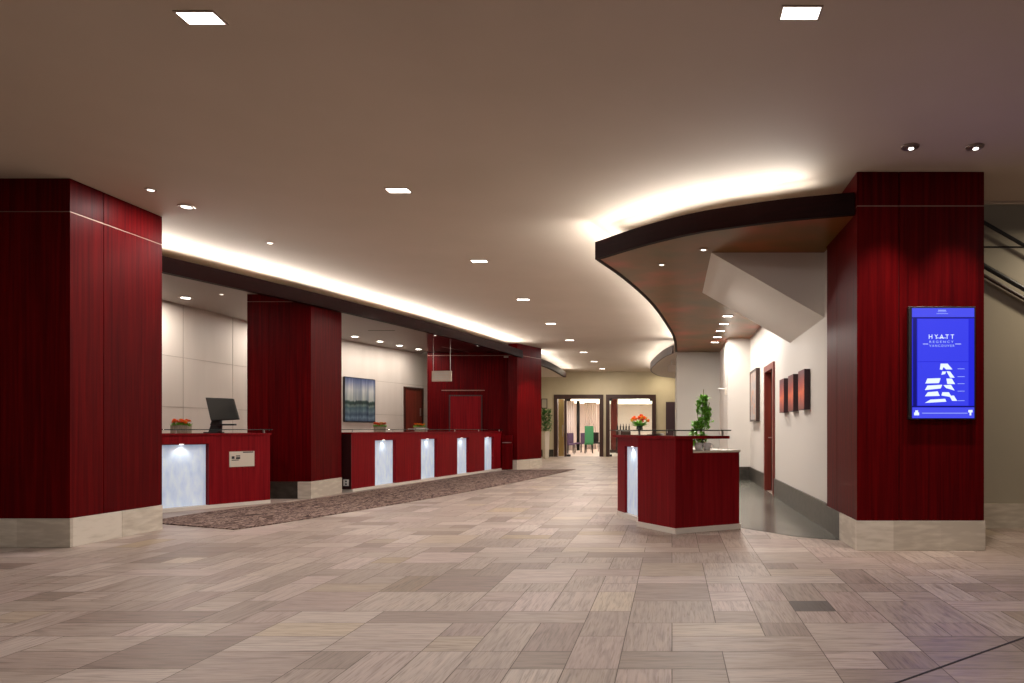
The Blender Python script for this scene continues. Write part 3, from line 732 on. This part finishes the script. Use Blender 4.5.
MB().prism([(-.80,9.22),(-.44,8.45),(-.425,8.10),(.035,7.49),(.66,7.80),(.57,8.02),(.12,7.99),(-.08,8.22),(-.12,8.66),(-.44,9.36)], zh, 1.078).build('worktop', M['mahogany_counter'], kd, bevel=.003)
seg(MB().box(na+.003,nb-.006,.034,.052,.065,.925)).build('light_panel', M['panel_glow'], kd)
lp = smat @ Vector(((na+nb)/2,.017,.93)); lq = smat @ Vector(((na+nb)/2,.13,.2))
MB().lathe((lp.x,lp.y,.926), [(.014,0),(.014,.009)], 14).build('panel_lamp', M['lamp_small'], kd)
lp2 = smat @ Vector(((na+nb)/2,-.01,.915)); spot('panel_light', tuple(lp2), tuple(lq), 2.5, 125, (.90,.96,1), .8, .02, parent=None)
MB().prism([(-.845,9.22),(-.475,8.43),(-.455,8.08),(.03,7.445),(.675,7.77),(.60,7.98),(.14,7.90),(-.12,8.18),(-.16,8.62),(-.50,9.36)], 1.134, 1.146).build('glass_ledge', M['glass_edge'], kd, bevel=.001)
for x, y in ((-.70,9.13),(-.40,8.36),(.03,7.56),(.58,7.84)):
    MB().lathe((x,y,1.078), [(.014,0),(.014,.056)], 12).build('standoff', M['steel'], kd)

# things on it
def cup(label, loc):
    t = empty('cup', label, 'cup', loc, 0, 'white cups on the concierge desk')
    MB().lathe((0,0,0), [(.030,0),(.042,.03),(.046,.085),(.041,.085),(.037,.03),(.02,.012)], 20).build('body', M['white'], t, smooth=True)
    MB().tube([(.042,0,.072),(.062,0,.07),(.072,0,.048),(.062,0,.026),(.040,0,.024)], .006, 8).build('handle', M['white'], t)
    return t
c1 = cup('white cup on the low top of the concierge desk, directly below the leafy plant', (.30,7.735,.9131)); c2 = copy_tree(c1, (.40,7.79,.9131), 'white cup on the low top of the concierge desk, the right of the pair')
leafl = MB().box(-.10,.10,-.05,.05,0,.012).box(-.02,.09,-.04,.04,.012,.024).build('leaflet_stack', M['white'])
leafl.location = (-.20,8.30,1.0785); leafl.rotation_euler.z = .3; tag(leafl, 'white papers lying under the glass ledge of the concierge desk', 'leaflets')
# leafy plant in clear vase
pl = empty('leafy_plant', 'tall slim green leafy plant in a glass vase on the concierge desk', 'plant', (.36,8.20,.9131))
MB().lathe((0,0,0), [(.05,0),(.055,.01),(.05,.15),(.046,.15),(.045,.02),(.02,.015)], 20).build('vase', M['glass'], pl, smooth=True)
R = random.Random(21); st = MB(); lv = MB()
stems = [[(0,0,.02),(-.01,0,.2),(-.05,0,.38),(-.06,0,.5)],[(.01,0,.02),(.03,.01,.25),(.06,.01,.42),(.09,0,.56)],[(0,.01,.02),(.0,.01,.3),(.01,.0,.52),(.02,0,.72)]]
for s_ in stems: st.tube(s_, .005, 6)
cl = [(-.085,.16,.07,.30),(.0,.12,.05,.10),(.03,.34,.06,.16),(.085,.44,.055,.20),(.01,.56,.06,.16),(.02,.68,.05,.14),(-.07,.30,.05,.12)]
cl = [(a_*.8, b_*.80, c_*.85, d_*.85) for a_, b_, c_, d_ in cl]
for cx, cz, r_, h_ in cl:
    for k in range(75):
        p = Vector((cx+R.uniform(-r_,r_), R.uniform(-r_,r_), cz+R.uniform(-h_/2,h_/2)+.03))
        lv.leaf(p, (R.uniform(-1,1),R.uniform(-1,1),R.uniform(-.3,1.0)), R.uniform(.05,.085), .036)
st.build('stems', M['stem'], pl); lv.build('leaves', M['leaf_bright'], pl)

# ================================================================== INFORMATION SCREEN ON THE COLUMN
def emat(name, col, s): return mat(name, (0,0,0), .3, emit=col, es=s)
E1 = emat('screen_blue', (.020,.022,.85), .85); E2 = emat('screen_panel', (.045,.055,.90), .95); E3 = emat('screen_band', (.07,.08,.92), .95); EW = emat('screen_white', (.75,.85,1), 1.15); EW2 = emat('screen_pale', (.40,.50,1), 1.0); ED = emat('screen_deep', (.006,.006,.22), .8)
k = .001947; Yf = 6.49
def dx(c): return (c-245)*k
def dz(c): return 2.475-c*k-1.62
ds = empty('information_screen', 'tall blue glowing information screen mounted on the red wooden column', 'screen', (2.547, Yf-.001, 1.62))
MB().box(dx(83),dx(407),-.055,0,dz(632),dz(84)).build('housing', M['black'], ds, bevel=.006)
yb = -.0552
def lay(a,b_,c,d,y,nm,m,parent=ds): return MB().box(dx(a),dx(c),y-.001,y+.0002,dz(d),dz(b_)).build(nm, m, parent)
lay(98,93,399,626,yb,'display',E1)
lay(103,138,121,568,yb-.001,'side_band',ED); lay(378,138,392,568,yb-.001,'side_band',E1)
lay(98,93,399,137,yb-.0012,'header_band',E3); lay(98,137,399,143,yb-.0015,'divider',ED); lay(98,566,399,573,yb-.0015,'divider',ED)
lay(100,574,399,625,yb-.0012,'footer_band',E3)
lay(125,146,371,351,yb-.0012,'upper_panel',E2); lay(125,354,371,565,yb-.0012,'lower_panel',E2)
yt = yb-.0035
def text(body, cx_, cy_, size, width, name, m=EW, fat=.0):
    cu = bpy.data.curves.new(name, 'FONT'); cu.body = body; cu.size = size; cu.align_x = 'CENTER'; cu.align_y = 'CENTER'; cu.extrude = .0004; cu.offset = fat
    o = bpy.data.objects.new('tmp', cu); C.objects.link(o); bpy.context.view_layer.update()
    me = bpy.data.meshes.new_from_object(o.evaluated_get(bpy.context.evaluated_depsgraph_get()))
    bpy.data.objects.remove(o)
    xs = [v.co.x for v in me.vertices]; wd_ = max(xs)-min(xs); mid = (max(xs)+min(xs))/2; f = width/wd_
    for v in me.vertices: v.co = Vector(((v.co.x-mid)*f, -v.co.z, v.co.y))
    me.materials.append(m); t = bpy.data.objects.new(name, me); C.objects.link(t); t.parent = ds; t.location = (cx_, yt, cy_); return t
text('H Y A T T', dx(240), dz(233), .060, .238, 'logo_text', fat=.0002)
text('R E G E N C Y', dx(240), dz(257), .030, .228, 'logo_line', EW2, .0004); text('V A N C O U V E R', dx(242), dz(276), .030, .236, 'logo_line', EW2, .0004)
for q_ in ((150,176,268,266),(306,335,268,266),(215,262,239,236.5)): MB().box(dx(q_[0]),dx(q_[1]),yt-.0005,yt+.0005,dz(q_[2]),dz(q_[3])).build('logo_rule', EW, ds)
hd = MB(); 
for a,b_,c,d in ((224,102,262,106),(222,110,264,112),(216,119,272,121)): hd.box(dx(a),dx(c),yt-.0005,yt+.0005,dz(d),dz(b_))
hd.build('header_mark', EW2, ds)
pg = MB()
def q4(*p): 
    A=[pg.bm.verts.new((dx(x),yt,dz(y))) for x,y in p]; B=[pg.bm.verts.new((dx(x),yt+.001,dz(y))) for x,y in p]
    n=len(A); pg.bm.faces.new(A); pg.bm.faces.new(B[::-1])
    for i in range(n): pg.bm.faces.new([A[i],A[(i+1)%n],B[(i+1)%n],B[i]])
for P in ([(236,362),(270,362),(293,390),(262,390),(250,378),(244,392),(232,390)],[(244,400),(262,400),(258,412),(240,416)],[(264,398),(282,400),(304,430),(282,430)],[(172,434),(236,432),(228,456),(162,458)],[(264,434),(290,434),(306,461),(268,460)],[(172,468),(244,464),(236,482),(160,490)],[(250,466),(286,464),(304,492),(262,480)],[(174,500),(222,496),(232,518),(160,520)],[(244,500),(276,500),(290,524),(240,516)],[(186,536),(258,532),(264,546),(160,552)],[(278,518),(300,516),(316,542),(292,542)]):
    q4(*P)
pg.build('floor_diagram', EW, ds)
for y in (387,425,459,495,541): MB().box(dx(318),dx(352),yt-.0005,yt+.0005,dz(y+1.2),dz(y-1.2)).build('guide_line', EW2, ds)
MB().box(dx(146),dx(366),yt-.0005,yt+.0005,dz(603),dz(600)).build('guide_line', EW2, ds)
ic = MB().box(dx(108),dx(132),yt-.0005,yt+.0005,dz(612),dz(598)).box(dx(113),dx(127),yt-.0005,yt+.0005,dz(598),dz(588)); ic.build('corner_icon', EW, ds); ic = MB().box(dx(370),dx(390),yt-.0005,yt+.0005,dz(598),dz(586)).box(dx(376),dx(384),yt-.0005,yt+.0005,dz(612),dz(598))
ic.build('corner_icon', EW, ds)
area('screen_glow', (2.547, Yf-.07, 1.75), .6, 4, rot=(PI/2,0,PI) if False else (-PI/2,0,0), color=(.12,.14,1), sy=1.0)

# ================================================================== CORRIDOR
d5 = empty('door_3', None, None, (1.78,11.80,0)); d5['kind'] = 'structure'
fb = MB().box(-.035,.17,.002,.11,.003,2.328).box(-.035,.17,1.09,1.198,.003,2.328).box(-.035,.17,.11,1.09,2.22,2.328)
fb.build('door_frame', M['red_door'], d5)
MB().box(.09,.14,.11,1.09,.003,2.22).build('door_leaf', M['dark_door'], d5)
MB().tube([(.09,.88,1.0),(.03,.88,1.0),(.03,.99,1.0)], .010, 8).build('door_handle', M['steel'], d5)
am = art_mat('tall_abstract','x' and (.4,.4,.4),'grey')
pt = empty('painting', 'tall framed grey abstract painting on the corridor wall beside the door', 'painting', (1.78,14.38,1.86))
MB().box(-.07,-.02,-.51,.51,-.50,.50).build('canvas', am, pt)
MB().box(-.08,-.004,-.56,-.51,-.54,.54).box(-.08,-.004,.51,.56,-.54,.54).box(-.08,-.004,-.51,.51,.50,.54).box(-.08,-.004,-.51,.51,-.54,-.50).build('frame', M['walnut'], pt)
rm = art_mat('red_abstract',(.4,.05,.02),'red'); edge = mat('canvas_edge', (.035,.010,.016), .6)
rp0 = None
for n_, yc in (('nearest the door',10.59),('in the middle of three',9.79),('closest to the screen column',8.99)):
    lab = 'small red and orange abstract canvas on the corridor wall, ' + n_
    if rp0 is None:
        rp0 = empty('canvas_painting', lab, 'painting', (1.78,yc,1.67), 0, 'three red canvases on the corridor wall')
        MB().box(-.078,-.004,-.21,.21,-.26,.26).build('stretched_canvas', edge, rp0)
        MB().box(-.081,-.0782,-.208,.208,-.258,.258).build('painted_face', rm, rp0)
    else: copy_tree(rp0, (1.78,yc,1.67), lab)
wb = empty('wall_bracket', 'small white bracket with a thin arm on the pale corner behind the concierge desk', 'bracket', (1.27,15.95,2.08))
MB().box(-.03,-.002,-.05,.05,-.12,.04).build('back_plate', M['offwhite'], wb, bevel=.003)
MB().tube([(-.02,0,.02),(-.20,0,.03)], .010, 8).build('arm', M['white'], wb)

# ================================================================== STAIR RAILS AT RIGHT
sl_ = -.571*1.0
def rail(label, z0, r, dbl=False):
    t = empty('handrail', label, 'handrail', (3.0,7.86,z0))
    MB().tube([(0,0,0),(5.2,0,sl_*5.2)], r, 12).build('rail', M['black'], t)
    if dbl: MB().tube([(0,.02,-.10),(5.2,.02,sl_*5.2-.10)], r*.7, 10).build('lower_rail', M['walnut'], t)
    for k_ in range(5): 
        x = .3+k_*1.0; MB().tube([(x,0,sl_*x),(x,.09,sl_*x)], .008, 6).build('bracket', M['steel'], t)
    return t
rail('thin dark handrail sloping down across the stairwell wall, the upper one', 3.87, .022)
rail('double dark handrail sloping down across the stairwell wall, the lower one', 3.37, .030, True)
struct('trim_5', MB().box(3.0,8.9,7.955,7.97,3.27,3.285), M['core'])

# ================================================================== HALL END: DOORS AND SIGNS
for n_, (xa, xb) in (('door_4', D1), ('door_5', D2)):
    t = empty(n_, None, None, (xa,DY,0)); t['kind'] = 'structure'; W = xb-xa
    MB().box(0,.15,-.05,.2,0,DH).box(W-.17,W,-.05,.2,0,DH).box(.15,W-.17,-.05,.2,DH-.18,DH).build('door_frame', M['walnut'], t)
    if n_ == 'door_4':
        MB().box(.44,.53,-.04,.14,0,DH-.18).build('mullion', M['walnut'], t)
        MB().box(.19,.42,.0,.05,.02,DH-.19).build('side_light', M['brass'], t)
        MB().tube([(.38,-.05,.85),(.38,-.05,1.35)], .018, 8).build('door_handle', M['steel'], t)
        MB().box(.53,.70,.02,.08,.0,.09).box(.53,.70,.02,.08,DH-.27,DH-.18).build('door_closer', M['black'], t)
    else:
        MB().box(.15,.25,.02,.08,.0,.09).box(.15,.25,.02,.08,DH-.27,DH-.18).box(W-.27,W-.17,.02,.08,DH-.27,DH-.18).build('patch_fitting', M['black'], t)
        MB().box(.155,W-.175,.045,.055,.0,DH-.185).build('glass_leaf', M['glass'], t)
t = empty('door_6', None, None, (-.26,DY,0)); t['kind'] = 'structure'
MB().box(0,.44,-.04,0,0,2.32).build('door_leaf', M['plum_door'], t); MB().box(.04,.07,-.07,-.04,1.0,1.15).build('door_handle', M['steel'], t)
pic = empty('wall_picture', 'small olive framed picture high on the cream wall behind the tall planter', 'picture', (-5.42,DY,2.25))
MB().box(-.13,.13,-.03,-.002,-.21,.21).build('frame', M['walnut'], pic); MB().box(-.10,.10,-.034,-.03,-.18,.18).build('print', M['olive_wall'], pic)
ex = empty('exit_sign_box', 'small pale sign box hanging under the far right soffit', 'sign', (0.0,20.4,2.97))
MB().box(-.13,.11,-.04,.04,-.10,.10).build('housing', M['offwhite'], ex, bevel=.006); MB().tube([(-.01,0,.10),(-.01,0,.244)], .012, 8).build('rod', M['steel'], ex)

tp = empty('tall_planter', 'green shrub in a tall slim cream planter beside the far red column', 'plant', (-4.99,27.0,0))
MB().lathe((0,0,0), [(.10,0),(.12,.02),(.15,1.08),(.13,1.08),(.12,1.0),(.02,.99)], 4).build('planter', M['offwhite'], tp)
R = random.Random(8); lv = MB(); st = MB()
for k_ in range(7):
    an = k_*.9; st.tube([(0,0,1.0),(math.cos(an)*.08,math.sin(an)*.08,1.4),(math.cos(an)*.14,math.sin(an)*.14,1.8)], .008, 6)
for k_ in range(420):
    h = R.random(); r_ = .20*math.sqrt(R.random())*(1-.35*abs(h-.4)); an = R.uniform(0,2*PI)
    lv.leaf((r_*math.cos(an), r_*math.sin(an), 1.08+h*.88), (math.cos(an),math.sin(an),R.uniform(-.4,.8)), R.uniform(.10,.16), .065)
st.build('stems', M['stem'], tp); lv.build('leaves', M['leaf'], tp)

# ================================================================== ROOM BEYOND THE ENTRANCES
struct('floor_far_room', MB().box(-9,3,29.15,44,-.1,.0), M['pale_floor'])
struct('wall_far_room', MB().box(-9,3,43.9,44,0,3.6).box(-9,-8.9,29.2,43.9,0,3.6).box(2.9,3,29.2,43.9,0,3.6), M['curtain'])
struct('ceiling_far_room', MB().box(-9,3,29.15,44,2.9,3.0), M['lit_ceiling'])
for k_ in range(4):
    arc = MB(); pts = [(-2.4+3.6*math.cos(a_), 35.0+k_*2.0+1.6*math.sin(a_)) for a_ in [PI*q/16 for q in range(17)]]
    arc.wallstrip(pts, .16, 2.74, 2.80)
    o = arc.build('light_arc', M['lit_strip']); tag(o, 'glowing curved ceiling strip in the room beyond, number from the door %s' % ['first','second','third','fourth'][k_], 'ceiling light', 'curved ceiling strips in the far room')
    o['label'] = 'glowing curved ceiling strip in the room beyond the glass doors, %s one' % ['nearest','second nearest','third nearest','farthest'][k_]
for x in (-7,-4.2,-1.6,1):
    for y in (31.5,35.5,40): area('far_room_light', (x,y,2.7), .8, P_BACK, color=(1,.92,.85))
cl_ = empty('far_column', 'slim brown column standing in the room beyond the right entrance', 'column', (-2.87,34,0))
MB().box(-.17,.17,-.17,.17,.0,2.7).build('shaft', M['red_door'], cl_, bevel=.01); MB().box(-.2,.2,-.2,.2,0,.15).build('base', M['walnut'], cl_)
def chair(label, loc, rz, m, hb, w_=.44):
    t = empty('dining_chair', label, 'chair', loc, rz, 'dining chairs in the far room')
    MB().box(-w_/2,w_/2,-.22,.22,.42,.50).build('seat', m, t, bevel=.02)
    MB().box(-w_/2,w_/2,.18,.25,.50,hb).build('backrest', m, t, bevel=.025)
    for sx in (-1,1):
        for sy in (-1,1): MB().tube([(sx*(w_/2-.03),sy*.19,0),(sx*(w_/2-.04),sy*.18,.43)], [.014,.02], 8).build('leg', M['black'], t)
    return t
ch = chair('purple upholstered dining chair seen through the left entrance, nearest the mullion', (-4.80,31.6,0), 2.6, M['cloth_purple'], .98)
copy_tree(ch, (-4.95,33.2,0), 'purple upholstered dining chair seen through the left entrance, behind the nearer one', .4)
copy_tree(ch, (-4.55,34.2,0), 'purple upholstered dining chair seen through the left entrance, beside the green chair', -2.3)
chair('green high backed chair seen through the left entrance', (-4.02,33,0), PI+.2, M['cloth_green'], 1.32, .42)
chair('black low chair standing behind the green chair in the far room', (-3.95,35.2,0), .3, M['black'], 1.0)
def table(label, x, y, r_, h_):
    t = empty('round_table', label, 'table', (x,y,0), 0, 'tables in the far room')
    MB().lathe((0,0,h_-.03), [(r_,0),(r_,.03)], 28).build('tabletop', M['white'], t); MB().lathe((0,0,0), [(.22,0),(.2,.02),(.035,.05),(.035,h_-.03)], 16).build('pedestal', M['black'], t)
    return t
table('round white table among the purple chairs in the far room', -5.25, 32.4, .36, .72)
ft = table('tall white round table under the big orange flower arrangement', -1.52, 32.0, .45, 1.10)
fa = empty('flower_arrangement', 'big arrangement of orange flowers and greenery in the room behind the right entrance', 'flowers', (-1.52,32,1.1002))
MB().lathe((0,0,0), [(.10,0),(.16,.05),(.14,.22),(.12,.22),(.1,.1),(.02,.05)], 18).build('vase', M['black'], fa, smooth=True)
lv = MB()
for k_ in range(170):
    an = R.uniform(0,2*PI); el = R.uniform(-.1,1.2)
    lv.leaf((0,0,.22), (math.cos(an)*1.5,math.sin(an),math.sin(el)*.9), R.uniform(.3,.52), .07)
lv.build('leaves', M['leaf_bright'], fa)
for k_ in range(30):
    an = R.uniform(0,2*PI); rr_ = R.uniform(.05,.46); c_ = Vector((rr_*math.cos(an), rr_*.6*math.sin(an), .68-rr_*.55+R.uniform(-.05,.08))); f = MB()
    for ring,(el,n2) in enumerate(((.0,8),(.7,7),(1.2,5),(-.6,6))):
        for q in range(n2):
            a_ = 2*PI*q/n2+ring*.4; f.leaf(c_, (math.cos(a_)*math.cos(el), math.sin(a_)*math.cos(el), math.sin(el)), .10, .075)
    f.build('blossom', M[['orange','orange','red_petal','yellow_petal'][k_%4]], fa)
sb = empty('sideboard', 'low dark sideboard in the far room behind the right entrance glass', 'sideboard', (-2.35,33.0,0))
MB().box(-.35,.35,-.2,.2,.08,1.08).build('cabinet', M['walnut'], sb); MB().box(-.37,.37,-.22,.22,1.08,1.11).build('top', M['white'], sb); MB().box(-.33,.33,-.18,.18,0,.08).build('plinth', M['black'], sb)
bt = None
bl = ['leftmost','second from the left','third from the left','second from the right','rightmost']
for k_ in range(5):
    lab = 'dark bottle on the far sideboard, ' + bl[k_]
    if bt is None:
        bt = MB().lathe((0,0,0), [(.035,0),(.038,.02),(.038,.19),(.014,.24),(.014,.31)], 14).build('bottle', M['black'], smooth=True); o = bt
    else: o = bt.copy(); C.objects.link(o)
    o.location = (-2.63+k_*.14, 33.0-.03*(k_%2), 1.1101); tag(o, lab, 'bottle', 'bottles on the far sideboard')
def curtain(label, x, y, w_, m):
    pts = [(x-w_/2+w_*q/40, y+.05*math.sin(q*.95)) for q in range(41)]
    o = MB().wallstrip(pts, .012, .02, 2.7).build('curtain', m, smooth=True); tag(o, label, 'curtain', 'curtains in the far room')
curtain('pale full length curtain at the left in the far room', -5.65, 37.0, .7, M['curtain'])
curtain('pale full length curtain hanging between the chairs in the far room', -4.65, 39.0, .7, M['curtain'])
curtain('slim dark hanging drape in the far room above the purple chairs', -5.05, 36.8, .16, M['black'])

# ================================================================== GENERAL LIGHT
area('hall_end_fill', (-3.6,26.8,3.5), 1.0, 34, color=(1,.88,.66))  # added lamps without fixtures, brightening the cream end wall
area('hall_end_fill', (-.4,28.2,3.5), .5, 18, color=(1,.88,.66))
area('corridor_fill', (.95,11.4,3.12), .3, 24, color=(1,.95,.90))
area('corridor_fill', (.0,9.4,3.05), .3, 50, color=(1,.93,.86))  # both corridor lamps are added to lift its walls and the stair underside
area('hall_recess_light', (-5.6,25,3.15), .3, 26, color=(1,.88,.7))
area('stairwell_fill', (5.0,6.9,3.5), .3, 40, color=(1,.84,.62))  # unseen lamp added to make the stairwell wall brighter and warmer
spot('column_beam', (-4.6,8.9,3.55), (-5.87,7.3,1.7), 26, 62, (1,.84,.72))
spot('column_beam', (-4.7,13.4,3.55), (-6.0,11.9,1.9), 50, 60, (1,.84,.72))
spot('column_beam', (-2.7,19.0,3.5), (-4.1,20.0,1.6), 230, 46, (1,.84,.72))
